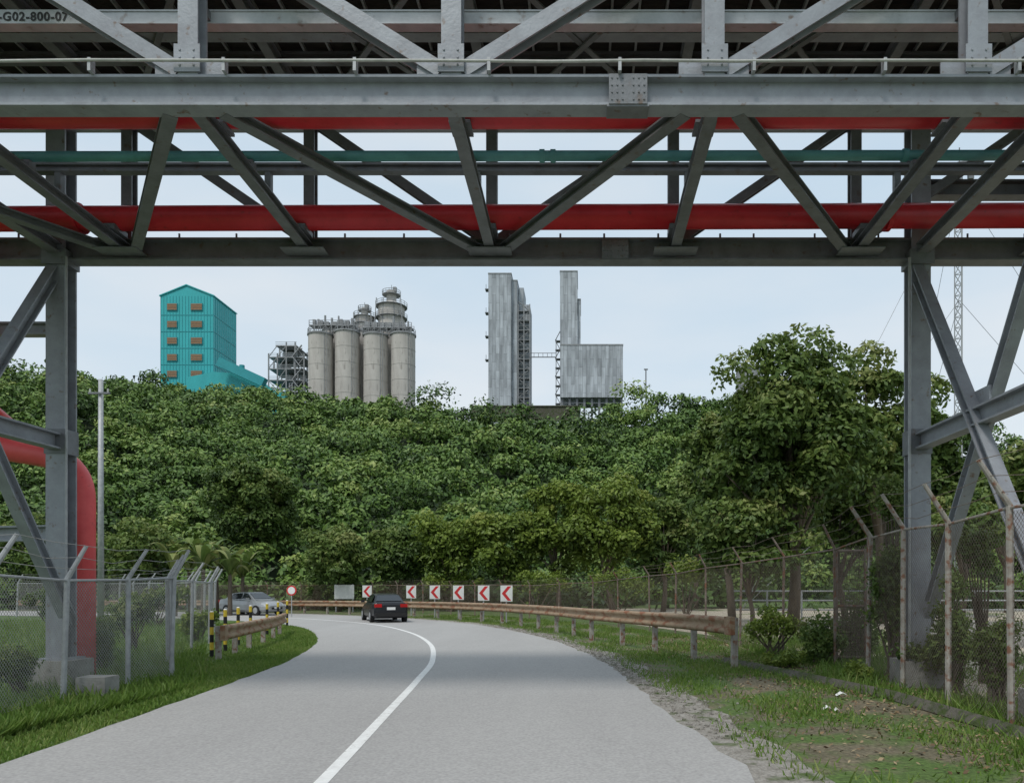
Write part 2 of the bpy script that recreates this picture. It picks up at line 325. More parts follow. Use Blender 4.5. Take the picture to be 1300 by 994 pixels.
def shrub(cpx,cpy,Y,rx,rz,seed,tone=.5,mat=fTree,ls=.09,n=10,per=240,name='shrub',label='leafy green shrub growing by the fence'):
    c=W(cpx,cpy,Y); RX=rx*Y/F; RZ=rz*Y/F; e=empty(name,(c.x,Y,0),label,'shrub'); g=np.random.default_rng(seed)
    d=g.normal(0,1,(n,3)); d/=np.linalg.norm(d,axis=1)[:,None]; cc=np.array(c)+d*g.uniform(.2,.8,(n,1))*np.array([RX,RX*.8,RZ])
    rr=np.ones((n,3))*g.uniform(.2,.5,(n,1))*min(RX,RZ*1.2); cc[:,2]=np.maximum(cc[:,2],.1)
    P,Nn,S,T=clump_leaves(cc,rr,tone+g.normal(0,.1,n),per,ls)
    P+=g.normal(0,.16*min(RX,RZ),P.shape)*(g.random((len(P),1))<.35); P[:,2]=np.maximum(P[:,2],.02)
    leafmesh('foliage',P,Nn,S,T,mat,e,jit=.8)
    mb=MB()
    for i in range(n): mb.tube([(c.x+g.normal()*.1,Y,-.05),V(cc[i])*.6+V((c.x,Y,0))*.4,cc[i]],[.03,.02,.008],5)
    obj('stem',mb,mTrunk,e)
shrub(1135,750,15.3,34,100,1,.5,fTree,.05,30,260,label='tall leafy shrub climbing the fence by the steel leg'); shrub(1138,640,15.6,38,32,2,.55,fTree,.05,14,260,label='climbing vine bush on the fence corner')
shrub(980,795,20,45,24,3,.6,fYel,.055); shrub(1040,815,18,44,28,4,.55,fTree,.055,14); shrub(1215,800,13.2,36,75,5,.45,fTree,.045,20); shrub(1085,800,19,40,45,26,.48,fTree,.055,16)
shrub(1180,835,14.,42,36,27,.5,fTree,.045,16); shrub(1270,830,11.8,32,48,28,.45,fTree,.042,14); shrub(1090,858,15.2,40,16,29,.6,fYel,.045,12); shrub(1000,838,17.3,45,12,30,.6,fYel,.045,12); shrub(1250,700,14.5,30,30,31,.5,fTree,.05,8)
shrub(120,820,16.5,34,34,6,.5,fTree,.05,14); shrub(25,840,13,34,28,7,.5,fTree,.042,12); shrub(170,780,22,40,25,8,.52,fTree,.065)
shrub(70,770,28,60,22,9,.52,fTree,.08); shrub(250,790,25,30,22,10,.58,fYel,.065); shrub(200,760,35,50,20,12,.55,fTree,.09)
shrub(390,752,57,50,14,13,.55,fTree,.13); shrub(570,742,54,60,16,15,.5,fYel,.12); shrub(680,742,50,60,18,16,.5,fYel,.11); shrub(780,738,44,60,24,17,.5,fYel,.1); shrub(870,732,38,55,28,18,.5,fYel,.09)
def banana(px,Y,h,seed):
    g=random.Random(seed); b=V(((px-CX)/F*Y,Y,0)); e=empty('banana_plant',b,'broad-leaved banana plant at the foot of the hill','banana plant','banana plants')
    mb=MB(); mb.tube([b,b+V((0,0,h*.6))],[.16,.1],8); obj('stem',mb,mTrunk,e)
    qs=[];ts=[]
    for i in range(14):
        a=i*2.4+g.random(); L=h*g.uniform(.42,.62); tilt=g.uniform(1.0,1.9); o=b+V((0,0,h*.5)); dd=V((math.cos(a),math.sin(a),0)); pr=None; tt=g.uniform(.5,1.05); side=V((-dd.y,dd.x,0))
        for s in range(9):
            u=s/8; p=o+dd*(L*u*(.55+.3*math.cos(tilt)))+V((0,0,L*(tilt*u-1.1*u*u))); w=.26*math.sin(math.pi*min(1,u*.9+.1))+.02
            cur=(p-side*w+V((0,0,-.1*w)),p,p+side*w+V((0,0,-.1*w)))
            if pr: 
                qs.append([pr[0],pr[1],cur[1],cur[0]]); qs.append([pr[1],pr[2],cur[2],cur[1]]); ts+=[tt-.1,tt+.05]
            pr=cur
    vs=np.array([[list(v) for v in q] for q in qs])-np.array(b); fastquads('leaves',vs,np.array(ts),fTree,e)
for i,(px,Y,h) in enumerate([(222,46,4.9),(240,48,5.4),(258,46,5.6),(275,49,5.4),(292,47,5.0),(308,50,4.8)]): banana(px,Y,h,i)
# ---------------- grass
def grass(name,fn,n,hmin,hmax,label,w=.012,tone=.5):
    C=np.array([fn() for _ in range(n)]); h=rng.uniform(hmin,hmax,n)*rng.choice([.6,1,1.3],n); a=rng.uniform(0,math.pi*2,n); lean=rng.normal(0,.45,(n,2))*h[:,None]
    ww=w*rng.uniform(.7,1.6,n); dx=np.stack([np.cos(a)*ww,np.sin(a)*ww],1)
    vs=np.zeros((n,4,3)); vs[:,0,:2]=C-dx; vs[:,1,:2]=C+dx; vs[:,2,:2]=C+dx*.25+lean; vs[:,3,:2]=C-dx*.25+lean; vs[:,2,2]=h; vs[:,3,2]=h*.97
    T=tone+rng.normal(0,.18,n)+.15*np.sin(C[:,0]*1.7)*np.cos(C[:,1]*1.3)
    fastquads(name,vs,T,fGrass,kind='stuff',label=label,category='grass')
def gl():
    k=random.randint(18,72); o=-3.95-abs(random.gauss(0,1.3))-.03; p=cl[k].lerp(cl[k+1],random.random())+cn[k]*o; return (p.x,p.y)
def gr():
    while True:
        k=random.randint(16,72); o=4.1+random.random()**.8*5; p=cl[k].lerp(cl[k+1],random.random())+cn[k]*o
        th=.3 if p.y<15 else -.15
        if math.sin(p.x*2.1+1)*math.cos(p.y*1.1)+random.gauss(0,.4)> th: return (p.x,p.y)
def gl2(): 
    Y=random.uniform(9,40); px=random.uniform(-40,260); X=(px-CX)/F*Y
    return (min(X,-7.2-max(0,Y-15)*.4),Y)
def gr2():
    while True:
        Y=random.uniform(8,30); X=random.uniform(4.9,12)
        if math.sin(X*1.3+2)*math.cos(Y*.9)+random.gauss(0,.4)>-.1: return (X,Y)
grass('verge_grass',gl,65000,.02,.075,'short bright grass edging the road',.01,.55)
grass('verge_grass',gr,46000,.02,.11,'patchy grass and weeds on the verge',.011,.52)
grass('rough_grass',gl2,28000,.05,.22,'rough grass behind the wire fence',.013,.48)
grass('rough_grass',gr2,28000,.04,.22,'rough grass under the wire fence',.012,.45)
nl=8000; LX=[];
while len(LX)<nl:
    Y=random.uniform(7.5,28); X=random.gauss(5.2-max(0,(Y-16))*.1,1.6)
    if X>2.6-max(0,(Y-15))*.1: LX.append((X,Y,random.uniform(.015,.05)))
LX=np.array(LX); leafmesh('leaf_litter',LX,np.tile([0,0,1.],(nl,1)),rng.uniform(.018,.045,nl),rng.uniform(0,1,nl),fLitter,jit=.35,kind='stuff',label='dry brown fallen leaves and debris on the dirt verge',cat='leaf litter')
# ================= PIPE BRIDGE
Yn,Yf=9.9,14.2; Zb=8.37; ZT=10.75; XL,XR=-9.88,6.36
nodes=[-1.71+3.44*k for k in range(-4,5)]
br=empty('pipe_bridge',(XL,Yf,0),'grey steel truss pipe bridge spanning over the road','bridge')
def bp(name,mb,mat=mSteel,**k): return obj(name,mb,mat,br,**k)
for x in (XL,XR):
    for y in (Yn,Yf):
        bp('leg',MB().ibeam((x,y,.52),(x,y,ZT),.36,.34,.035,.035,up=(0,1,0)))
        bp('concrete_footing',MB().box((x,y,.2),(.75,.75,.6)),mConc)
        bp('base_plate',MB().box((x,y,.52),(.55,.55,.04)))
        bp('cap_joint',MB().box((x,y-.02,8.05),(.46,.4,.28)),mSteelD); bp('strut_joint',MB().box((x,y,4.6),(.4,.38,.46)),mSteelD)
    bp('strut',MB().ibeam((x,Yn,4.6),(x,Yf,4.6),.25,.3))
    bp('leg_crossbeam',MB().ibeam((x+.02,Yn+.1,8.25),(x+.02,Yf-.1,8.21),.22,.2,.025,.02),mSteelD)
    bp('brace',MB().ibeam((x-.06,Yf,8.0),(x-.06,Yn,1.3),.2,.2,.025,.02)); bp('brace',MB().ibeam((x+.16,Yn,8.0),(x+.16,Yf,1.2),.2,.2,.025,.02))
    bp('gusset_plate',MB().box((x+.05,12.05,4.75),(.04,.6,.6)))
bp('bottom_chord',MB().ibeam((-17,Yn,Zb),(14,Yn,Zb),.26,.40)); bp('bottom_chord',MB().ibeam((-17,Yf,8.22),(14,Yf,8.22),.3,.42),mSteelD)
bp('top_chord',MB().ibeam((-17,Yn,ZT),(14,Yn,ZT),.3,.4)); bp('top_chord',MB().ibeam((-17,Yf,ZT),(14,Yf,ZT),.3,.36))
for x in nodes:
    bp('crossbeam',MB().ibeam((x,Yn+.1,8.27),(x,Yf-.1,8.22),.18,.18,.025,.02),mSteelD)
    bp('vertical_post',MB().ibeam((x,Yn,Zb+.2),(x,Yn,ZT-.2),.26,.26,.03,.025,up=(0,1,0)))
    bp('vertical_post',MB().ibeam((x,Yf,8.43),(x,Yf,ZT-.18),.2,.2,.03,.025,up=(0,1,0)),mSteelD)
    g=MB(); g.box((x,Yn-.145,Zb+.40),(.34,.02,.36))
    for i in range(3):
        for j in range(2): g.knob((x-.09+.18*j,Yn-.154,Zb+.3+.1*i),.017)
    bp('gusset_plate',g)
    for s in(-1,1): bp('gusset_plate',MB().box((x+s*.26,Yn-.06,Zb+.30),(.4,.02,.2)))
    bp('gusset_plate',MB().box((x,Yf-.3,8.1),(.8,.36,.02)),mSteelD)
for i,k in enumerate(range(-4,4)):
    x0,x1=nodes[i],nodes[i+1]
    a,b=(x0,x1) if k<0 else (x1,x0)
    sg=1 if b>a else -1
    bp('diagonal_brace',MB().ibeam((a+sg*.1,Yn,ZT-.1),(b-sg*.14,Yn,Zb+.28),.2,.2,.025,.02,up=(0,1,0)))
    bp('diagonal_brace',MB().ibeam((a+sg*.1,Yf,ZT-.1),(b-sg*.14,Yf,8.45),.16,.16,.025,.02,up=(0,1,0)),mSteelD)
for k in (1,3,5):
    x=nodes[k]
    for s in (-1,1):
        if k+s<0 or k+s>=len(nodes): continue
        x2=nodes[k+s]; bp('plan_brace',MB().ibeam((x+s*.35,Yn+.1,8.24),(x2-s*.2,Yf-.15,8.18),.18,.15,.025,.02),mSteelD)
def splice(x,y,z,w,h):
    g=MB(); g.box((x,y,z),(w,.016,h))
    for i in range(7):
        for j in range(4):
            if i==3: continue
            g.knob((x-w*.42+i*w*.14,y-.007,z-h*.36+j*h*.24),.015)
    return g
g=splice(.6,Yn-.139,Zb,.5,.39); g.box((.6,Yn,Zb-.21),(.55,.26,.02)); bp('splice_plate',g,mSteelD)
g=splice(.62,Yf-.16,8.22,.5,.38); 
bp('splice_plate',g,mSteelD)
x=-11.5
while x<9: bp('stud',MB().cyl((x,Yf-.1),.02,8.43,8.52,6),mSteelD); x+=random.uniform(.6,1.2)
dk=MB(); dk.box((-1.5,12.05,ZT+.27),(31,4.9,.06)); bp('deck',dk,mDeck)
x=-12.
while x<9.5:
    bp('deck_rib',MB().beam((x,Yn-.2,ZT+.2),(x+.0,Yf+.2,ZT+.2),.035,.07),mGalv) ; x+=.43
for y in (10.75,12.7,13.4): bp('deck_stringer',MB().ibeam((-15,y,ZT+.08),(13,y,ZT+.08),.14,.16),mSteelD)
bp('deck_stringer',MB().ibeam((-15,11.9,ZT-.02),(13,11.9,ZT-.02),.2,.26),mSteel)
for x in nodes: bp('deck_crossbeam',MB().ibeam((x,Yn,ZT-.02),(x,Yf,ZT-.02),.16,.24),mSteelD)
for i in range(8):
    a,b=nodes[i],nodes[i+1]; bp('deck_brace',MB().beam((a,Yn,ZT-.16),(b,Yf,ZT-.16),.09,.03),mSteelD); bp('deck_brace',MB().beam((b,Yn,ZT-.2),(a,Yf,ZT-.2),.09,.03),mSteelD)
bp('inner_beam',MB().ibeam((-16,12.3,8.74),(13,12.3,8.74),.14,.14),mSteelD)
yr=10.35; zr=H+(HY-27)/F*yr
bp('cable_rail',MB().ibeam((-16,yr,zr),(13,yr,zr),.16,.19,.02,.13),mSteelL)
for x in nodes: bp('rail_bracket',MB().box((x,yr-.14,zr),(.1,.14,.12)),mSteelD)
for x in nodes:
    bp('pipe_support',MB().beam((x,12.3,8.3),(x,12.3,8.67),.1,.1,up=(0,1,0)),mSteelD); bp('pipe_support',MB().beam((x,11.6,8.35),(x,11.6,8.46),.14,.14,up=(0,1,0)),mSteelD); bp('pipe_support',MB().box((x,13.7,8.385),(.3,.4,.09)),mSteelD); bp('pipe_support',MB().box((x,10.6,8.37),(.3,.35,.04)),mSteelD)
cu=bpy.data.curves.new('stencil','FONT'); cu.body='Y-G02-800-07'; cu.size=.165; cu.space_character=1.12; cu.offset=.005
to=bpy.data.objects.new('tmp',cu); col.objects.link(to); bpy.context.view_layer.update()
dg=bpy.context.evaluated_depsgraph_get(); me=bpy.data.meshes.new_from_object(to.evaluated_get(dg)); bpy.data.objects.remove(to)
wd=max(v.co.x for v in me.vertices)
me.materials.clear(); me.materials.append(mText); t=bpy.data.objects.new('stencilled_number',me); col.objects.link(t); t.parent=br
t.rotation_euler=(math.pi/2,0,0); t.location=V(((92-CX)/F*yr-wd,yr-.085,zr-.058))-V(br.location)
bp('number_plate',MB().box(((40-CX)/F*yr,yr-.072,zr),(1.6,.012,.15)),mSteelL)
bp('leg_conduit',MB().tube([(XL+.3,Yf-.3,.6),(XL+.3,Yf-.3,8.0)],.022,6),mGalv); bp('leg_conduit',MB().tube([(XR-.26,Yf-.26,.6),(XR-.26,Yf-.26,8.0)],.03,6),mGalv)
bp('outrigger',MB().ibeam((XL-4,Yf,6.75),(XL,Yf,6.75),.2,.24)); bp('outrigger',MB().ibeam((XR,Yf+.3,9.55),(XR+4,Yf+.3,9.55),.25,.3),mSteelD)
bp('outrigger',MB().ibeam((XL-4,Yf+1,2.9),(XL,Yf+.1,2.9),.3,.3))
def bendpath(pts,r,k=9):
    pts=[V(p) for p in pts]; out=[pts[0]]
    for i in range(1,len(pts)-1):
        a=(pts[i-1]-pts[i]).normalized();b=(pts[i+1]-pts[i]).normalized(); p0=pts[i]+a*r;p1=pts[i]+b*r
        for j in range(k+1):
            t=j/k; out.append((1-t)**2*p0+2*t*(1-t)*pts[i]+t*t*p1)
    out.append(pts[-1]); return out
def pipe(name,pts,r,mat,label,bends=.5,flanges=()):
    m=MB(); m.tube(bendpath(pts,bends) if len(pts)>2 else pts,r,24)
    o=obj(name,m,mat,origin=pts[0],smooth=True,label=label,cat='pipe')
    for x,y,z in flanges:
        fm=MB(); fm.tube([(x-.04,y,z),(x+.04,y,z)],r*1.25,20); fm.v=[tuple(V(q)-V(pts[0])) for q in fm.v]; f=obj('flange',fm,mat,local=True); f.parent=o
    return o
pipe('red_pipe',[(13,13.7,8.68),(-11.3,13.7,8.6),(-11.3,13.7,5.4),(-11.9,15.6,5.1)],.215,mRed,'large red pipe resting on the bridge crossbeams',.6,[(-9.2,13.7,8.61),(5.6,13.7,8.66)])
pipe('red_pipe',[(13,10.6,8.61),(-16,10.6,8.61)],.22,mRed,'red pipe running along the inside of the truss')
pipe('teal_pipe',[(13,11.6,8.57),(-16,11.6,8.53)],.075,mTealP,'slim teal pipe along the steel bridge',flanges=[(-.45,11.6,8.55),(-.62,11.6,8.55),(5,11.6,8.56)])
pipe('red_pipe',[(-14.5,15.,5.35),(-12.1,15.,4.72),(-10.02,15.,4.38),(-10.02,15.,-.2)],.235,mRedF,'faded red pipe bending down into the ground',.8,())
pts=[(-17,Yn-.2,Zb+.34)]
x=-16
while x<13: pts.append((x,Yn-.2+random.uniform(-.01,.01),Zb+.325+random.uniform(-.01,.008))); x+=1.2
m=MB(); m.tube(pts,.019,8); cdt=obj('conduit',m,mConduit,origin=pts[0],label='thin pale cable conduit along the top of the beam',cat='conduit',smooth=True)
for x in nodes+[a+1.7 for a in nodes]:
    cl_=obj('clip',MB().box((x+.5,Yn-.16,Zb+.28),(.04,.1,.17)),mGalv); cl_.parent=cdt; cl_.location=-V(pts[0])
# ================= FENCES
def fence(name,pts,h,arm,label,spacing=.1,postr=.045,maxgap=3.,wr=.0035,postmat=mPost,wmat=mWire,hfar=None):
    e=empty(name,pts[0],label,'fence')
    P=[V((p[0],p[1],0)) for p in pts]; allp=[]
    for i in range(len(P)-1):
        L=(P[i+1]-P[i]).length; k=max(1,round(L/maxgap))
        for j in range(k): allp.append(P[i].lerp(P[i+1],j/k))
    allp.append(P[-1]); tot=len(allp)
    hh=[h if hfar is None else h+(hfar-h)*min(1,i/(tot-1)*2.4) for i in range(tot)]
    tops=[];quads=[]
    for i,p in enumerate(allp):
        f=hh[i]/h; t=V((0,0,hh[i]+random.uniform(-.04,.04))); lean=V((random.uniform(-.06,.06),random.uniform(-.05,.05),0)); a=t+V((arm[0]+random.uniform(-.05,.05),arm[1],arm[2]))*f**2
        m=MB(); m.tube([p,p+t+lean,p+a+lean],[postr,postr,postr*.7],8); obj('fence_post',m,postmat,e); tops.append((p+t+lean,p+a+lean))
    for i in range(tot-1):
        rail=MB(); rail.tube([tops[i][0]-V((0,0,.03)),tops[i+1][0]-V((0,0,.03))],.022,6); obj('top_rail',rail,postmat,e)
    bw=MB()
    for f in (.3,.65,1.):
        line=[]
        for i in range(tot-1):
            a=tops[i][0].lerp(tops[i][1],f);b=tops[i+1][0].lerp(tops[i+1][1],f); line+=[a,a.lerp(b,.5)-V((0,0,random.uniform(.01,.1)))]
        line.append(b); bw.tube(line,.005,4)
    obj('barbed_wire',bw,wmat,e)
    for i in range(tot-1):
        a=allp[i];b=allp[i+1]; L=(b-a).length; d=(b-a)/L; z0=.06; z1=min(hh[i],hh[i+1])-.04; Hh=z1-z0; up=V((0,0,1))
        s=-Hh
        while s<L:
            for sg in (0,1):
                s0,s1=max(s,0),min(s+Hh,L)
                if s1-s0<.02: continue
                za,zb=(z0+s0-s,z0+s1-s) if sg==0 else (z1-(s0-s),z1-(s1-s))
                dd=(d*(s1-s0)+up*(zb-za)).normalized(); nn=d.cross(up).cross(dd)*wr
                A=a+d*s0+up*za;B=a+d*s1+up*zb; quads.append([A-nn,A+nn,B+nn,B-nn])
            s+=spacing
    vs=np.array([[list(v) for v in q] for q in quads])-np.array(e.location); fastquads('chain_link_mesh',vs,None,wmat,e)
    return e
fence('chain_link_fence',[(5.85,6.6),(5.85,10.2),(5.92,12.1),(6.0,15.7)],2.95,(-.42,0,.62),'tall weathered chain-link fence beside the bridge leg',maxgap=1.8,postr=.05,spacing=.08,wr=.004,wmat=mWireR)
fence('chain_link_fence',[(6.0,15.75),(5.95,17.6),(5.5,20.5),(4.3,26),(2.8,31),(.5,37),(-3,42.5),(-8.5,48.5),(-15,53.5),(-24,57),(-36,59)],2.9,(-.34,0,.6),'long rusty chain-link fence following the road bend',maxgap=2.8,spacing=.1,hfar=1.95,postr=.036,wr=.0045,postmat=mPostR,wmat=mWireR)
fence('chain_link_fence',[(-8.0,8.),(-8.3,10.5),(-8.6,12.4),(-8.62,14.2),(-8.46,15.4)],2.05,(.3,.1,.55),'chain-link fence with barbed wire beside the road',maxgap=2.,spacing=.07,wr=.005,postmat=mGalv)
fence('chain_link_fence',[(-8.46,15.45),(-10.3,18.6),(-12.2,24.5),(-15,30.5),(-19,36),(-26,42),(-34,45)],2.05,(.25,.1,.5),'galvanised chain-link fence curving with the road',maxgap=2.6,spacing=.09,wr=.0045,postmat=mGalv)
# ================= GUARDRAILS
def guardrail(pts,h0,h1,label,gap=2.,hw=.19,side=1):
    P=catmull(pts,6); nr=normals(P); n=len(P); e=empty('guardrail',P[0],label,'guardrail')
    prof=[(0,-1),(.06,-.8),(.06,-.45),(0,-.2),(0,.2),(.06,.45),(.06,.8),(0,1)]
    vs=[];fs=[];k=len(prof)
    for i,p in enumerate(P):
        z=h0+(h1-h0)*i/(n-1)
        for o,zz in prof:
            q=p+nr[i]*(-o*side); vs.append((q.x,q.y,z-hw+zz*hw))
    for i in range(n-1):
        for j in range(k-1): fs.append((i*k+j,i*k+j+1,(i+1)*k+j+1,(i+1)*k+j))
    m=MB().add(vs,fs); o=obj('rail',m,mRail,e,smooth=True); md=o.modifiers.new('thickness','SOLIDIFY'); md.thickness=.012
    a=math.atan2(nr[0].y,nr[0].x); q=P[0]-nr[0]*.03*side; tv=(P[0]-P[1]).normalized()
    obj('end_terminal',MB().box(tuple(q+tv*.06+V((0,0,h0-hw))),(.12,.3,hw*2.05),a),mRail,e)
    acc=gap
    for i in range(n-1):
        L=(P[i+1]-P[i]).length; acc+=L
        if acc>=gap:
            acc=0; z=h0+(h1-h0)*i/(n-1); q=P[i]+nr[i]*.12*side; a=math.atan2(nr[i].y,nr[i].x)
            obj('rail_post',MB().box((q.x,q.y,z/2-.02),(.13,.12,z),a),mPost,e); obj('spacer',MB().box(tuple(P[i]+nr[i]*.03*side+V((0,0,z-hw))),(.055,.1,.22),a),mPost,e)
    return e
rr=[(p.x+q.x*5.0,p.y+q.y*5.0) for p,q in zip(cl,cn)]
rp=[(3.35,17.0),(2.6,19.6),(1.6,22.3)]+[r for r in rr[4:] if r[1]>25.5 and r[0]>-46][::4]
guardrail(rp,1.19,.76,'long rusty weathered guardrail on pale posts',hw=.2)
guardrail([(-9.2,19.2),(-9.8,22),(-10.7,26),(-11.9,30)],.88,.8,'short rusty guardrail beside the striped bollards',1.7,hw=.19,side=-1)
km=MB()
km.tube([(3.5,18.4,.02),(4.4,15.4,.02),(5.2,12.5,.02),(5.5,9.,.02)],.13,4)
obj('drain_edge',km,mStone,origin=(4.4,15.4,0),label='low dark mossy stone drain edge beside the verge',cat='kerb')
cb=MB().box((-8.35,12.9,.17),(.5,.4,.34)); obj('concrete_block',cb,mConc,origin=(-8.35,12.9,0),label='small pale concrete block at the fence foot',cat='block')
# ================= BOLLARDS
def bollard():
    e=empty('bollard',(0,0,0),'slim yellow and black striped roadside bollard','bollard','striped bollards beside the road')
    for i in range(6):
        obj('yellow_band' if i%2 else 'black_band',MB().cyl((0,0),.05,i*.2,i*.2+.2,12),mYel if i%2 else mBlack,e,local=True)
    obj('cap',MB().cyl((0,0),.05,1.2,1.23,12,.03),mWhite,e,local=True); return e
b0=bollard(); loc=[(-9.8,19.8),(-10.3,21.6),(-10.8,23.5),(-11.3,25.5),(-12.0,28.5),(-12.8,31.5),(-13.6,34.5)]
b0.location=(*loc[0],0)
for p in loc[1:]: copy_thing(b0,(*p,0))
# ================= SIGNS
def chevron():
    e=empty('chevron_sign',(0,0,0),'white road sign with a red chevron','road sign','chevron signs along the bend')
    obj('pole',MB().cyl((0,.04),.035,0,1.9,8),mGalv,e,local=True); obj('panel',MB().box((0,0,1.5),(.6,.02,.8)),mWhite,e,local=True)
    z=1.5; m=MB(); y=-.014
    m.add([(-.24,y,z),(.06,y,z+.36),(.24,y,z+.36),(-.05,y,z),(.24,y,z-.36),(.06,y,z-.36)],[(0,3,2,1),(0,5,4,3)]); obj('chevron_mark',m,mSignR,e,local=True); return e
c0=chevron(); rs=[(643,37.5),(614,39.5),(582,42),(552,44.5),(522,47),(466,51)]
for i,(px,Y) in enumerate(rs):
    L=((px-CX)/F*Y,Y,0)
    if i==0: c0.location=L; c=c0
    else: c=copy_thing(c0,L)
    c.rotation_euler[2]=.22
L=V(((370-CX)/F*45,45,0)); e=empty('round_road_sign',L,'round red-rimmed white road sign on a pole','road sign')
obj('pole',MB().cyl((0,.03),.03,0,1.9,8),mGalv,e,local=True); obj('sign_rim',MB().tube([(0,0,1.6),(0,.02,1.6)],.3,20),mSignR,e,local=True); obj('sign_face',MB().tube([(0,-.012,1.6),(0,-.001,1.6)],.22,20),mWhite,e,local=True)
L=V(((437-CX)/F*53,53,0)); e=empty('notice_board',L,'plain white notice board on two posts','sign')
obj('panel',MB().box((0,0,1.45),(1.4,.03,1.0)),mWhite,e,local=True)
for s in(-.6,.6): obj('post',MB().cyl((s,.05),.04,0,2,8),mGalv,e,local=True)
# ================= CARS
def car(name,loc,rz,paint,label):
    e=empty(name,(0,0,0),label,'car')
    st=[(-2.25,.74,.4,.86,.9),(-2.18,.84,.27,.98,1.02),(-1.7,.9,.2,1.0,1.06),(-.9,.92,.19,.98,1.02),(.3,.92,.19,.95,1.0),(1.2,.9,.19,.9,.98),(1.8,.86,.2,.8,.88),(2.18,.76,.26,.66,.72),(2.27,.62,.35,.58,.62)]
    vs=[];fs=[]
    for y,w,zb,zs,zt in st:
        half=[(w*.86,zb),(w,zb+.14),(w,(zb+zs)/2+.08),(w*.96,zs-.04),(w*.84,zs+.02),(w*.4,zt)]
        ring=[(x,z) for x,z in half]+[(-x,z) for x,z in reversed(half)]
        vs+=[(x,y,z) for x,z in ring]
    k=12
    for i in range(len(st)-1):
        for j in range(k): fs.append((i*k+j,(i+1)*k+j,(i+1)*k+(j+1)%k,i*k+(j+1)%k))
    fs+=[tuple(range(k)),tuple(range((len(st)-1)*k+k-1,(len(st)-1)*k-1,-1))]
    m=MB().add(vs,fs)
    cs=[(-1.75,.78,1.0,.76,1.02),(-1.15,.8,.98,.6,1.40),(-.4,.8,.98,.61,1.47),(.3,.8,.98,.6,1.45),(1.15,.78,.95,.74,.98)]
    vs=[]
    for y,wb,zb,wt,zt in cs: vs+=[(wb,y,zb-.05),(wt,y,zt-.03),(wt*.8,y,zt),(-wt*.8,y,zt),(-wt,y,zt-.03),(-wb,y,zb-.05)]
    fs=[]
    for i in range(4):
        for j in range(5): fs.append((i*6+j,(i+1)*6+j,(i+1)*6+j+1,i*6+j+1))
    m.add(vs,fs); b=obj('body',m,paint,e,local=True); b.modifiers.new('bevel','BEVEL').width=.03
    b.modifiers['bevel'].segments=2
    obj('rear_window',MB().poly([(-.66,-1.665,1.1),(.66,-1.665,1.1),(.53,-1.2,1.39),(-.53,-1.2,1.39)]),mGlass,e,local=True)
    obj('windscreen',MB().poly([(.66,1.06,1.06),(-.66,1.06,1.06),(-.54,.42,1.415),(.54,.42,1.415)]),mGlass,e,local=True)
    for s in(-1,1):
        obj('side_window',MB().poly([(s*.8,-1.2,1.05),(s*.8,-.1,1.05),(s*.63,-.12,1.4),(s*.655,-1.0,1.36)]),mGlass,e,local=True); obj('side_window',MB().poly([(s*.8,0,1.05),(s*.8,.85,1.04),(s*.65,.4,1.37),(s*.63,0,1.4)]),mGlass,e,local=True)
        obj('tail_lamp',MB().box((s*.64,-2.2,.87),(.36,.14,.17)),mTail,e,local=True); obj('headlamp',MB().box((s*.62,2.16,.62),(.3,.14,.13)),mLamp,e,local=True)
        obj('mirror',MB().box((s*.98,.75,1.05),(.18,.1,.13)),paint,e,local=True)
        for y in(-1.38,1.4):
            w=MB().tube([(s*.72,y,.32),(s*.93,y,.32)],.32,20); wh=obj('wheel',MB().tube([(s*.9,y,.32),(s*.945,y,.32)],.12,12),mGalv,e,local=True)
            ty=obj('tyre',w,mBlack,local=True); ty.parent=wh
            ri=obj('rim',MB().tube([(s*.925,y,.32),(s*.94,y,.32)],.2,10),mGalv,local=True); ri.parent=wh
    obj('number_plate',MB().box((0,-2.27,.72),(.42,.02,.14)),mWhite,e,local=True); obj('number_plate',MB().box((0,2.3,.48),(.42,.02,.12)),mWhite,e,local=True)
    obj('bumper',MB().box((0,-2.2,.42),(1.5,.16,.18)),mBlack,e,local=True); obj('grille',MB().box((0,2.25,.45),(.8,.08,.14)),mBlack,e,local=True)
    e.location=loc; e.rotation_euler[2]=rz; return e
car('car',(-10.6,40,.012),math.radians(24),mCarB,'black sedan driving away round the bend')
car('car',(-21.3,48.4,.012),math.radians(62+180),mCarS,'silver car approaching behind the guardrail')
# ================= BUILDINGS
ZB=30.
def bz(py,Y): return H+(HY-py)/F*Y
def bx(px,Y): return (px-CX)/F*Y
Y=215.; x0,x1=bx(204,Y),bx(271,Y); xp=bx(237,Y); ze=bz(376,Y); zp=bz(363,Y); D=14.
e=empty('teal_tower',(x0,Y,ZB),'tall teal clad industrial tower with brown louvred windows','building')
m=MB(); vs=[]
for y in (Y,Y+D): vs+=[(x0,y,ZB),(x1,y,ZB),(x1,y,ze),(xp,y,zp),(x0,y,ze)]
m.add(vs,[(0,1,2,3,4),(9,8,7,6,5),(1,6,7,2),(5,0,4,9)]); obj('wall',m,mTeal,e)
m=MB(); 
for a,b in(((x0-.3,ze-.1),(xp,zp+.1)),((xp,zp+.1),(x1+.3,ze-.1))): m.add([(a[0],Y-.3,a[1]),(b[0],Y-.3,b[1]),(b[0],Y+D+.3,b[1]),(a[0],Y+D+.3,a[1]),(a[0],Y-.3,a[1]+.3),(b[0],Y-.3,b[1]+.3),(b[0],Y+D+.3,b[1]+.3),(a[0],Y+D+.3,a[1]+.3)],[(3,2,1,0),(4,5,6,7),(0,1,5,4),(1,2,6,5),(2,3,7,6),(3,0,4,7)])
obj('roof',m,mTeal,e)
m=MB()
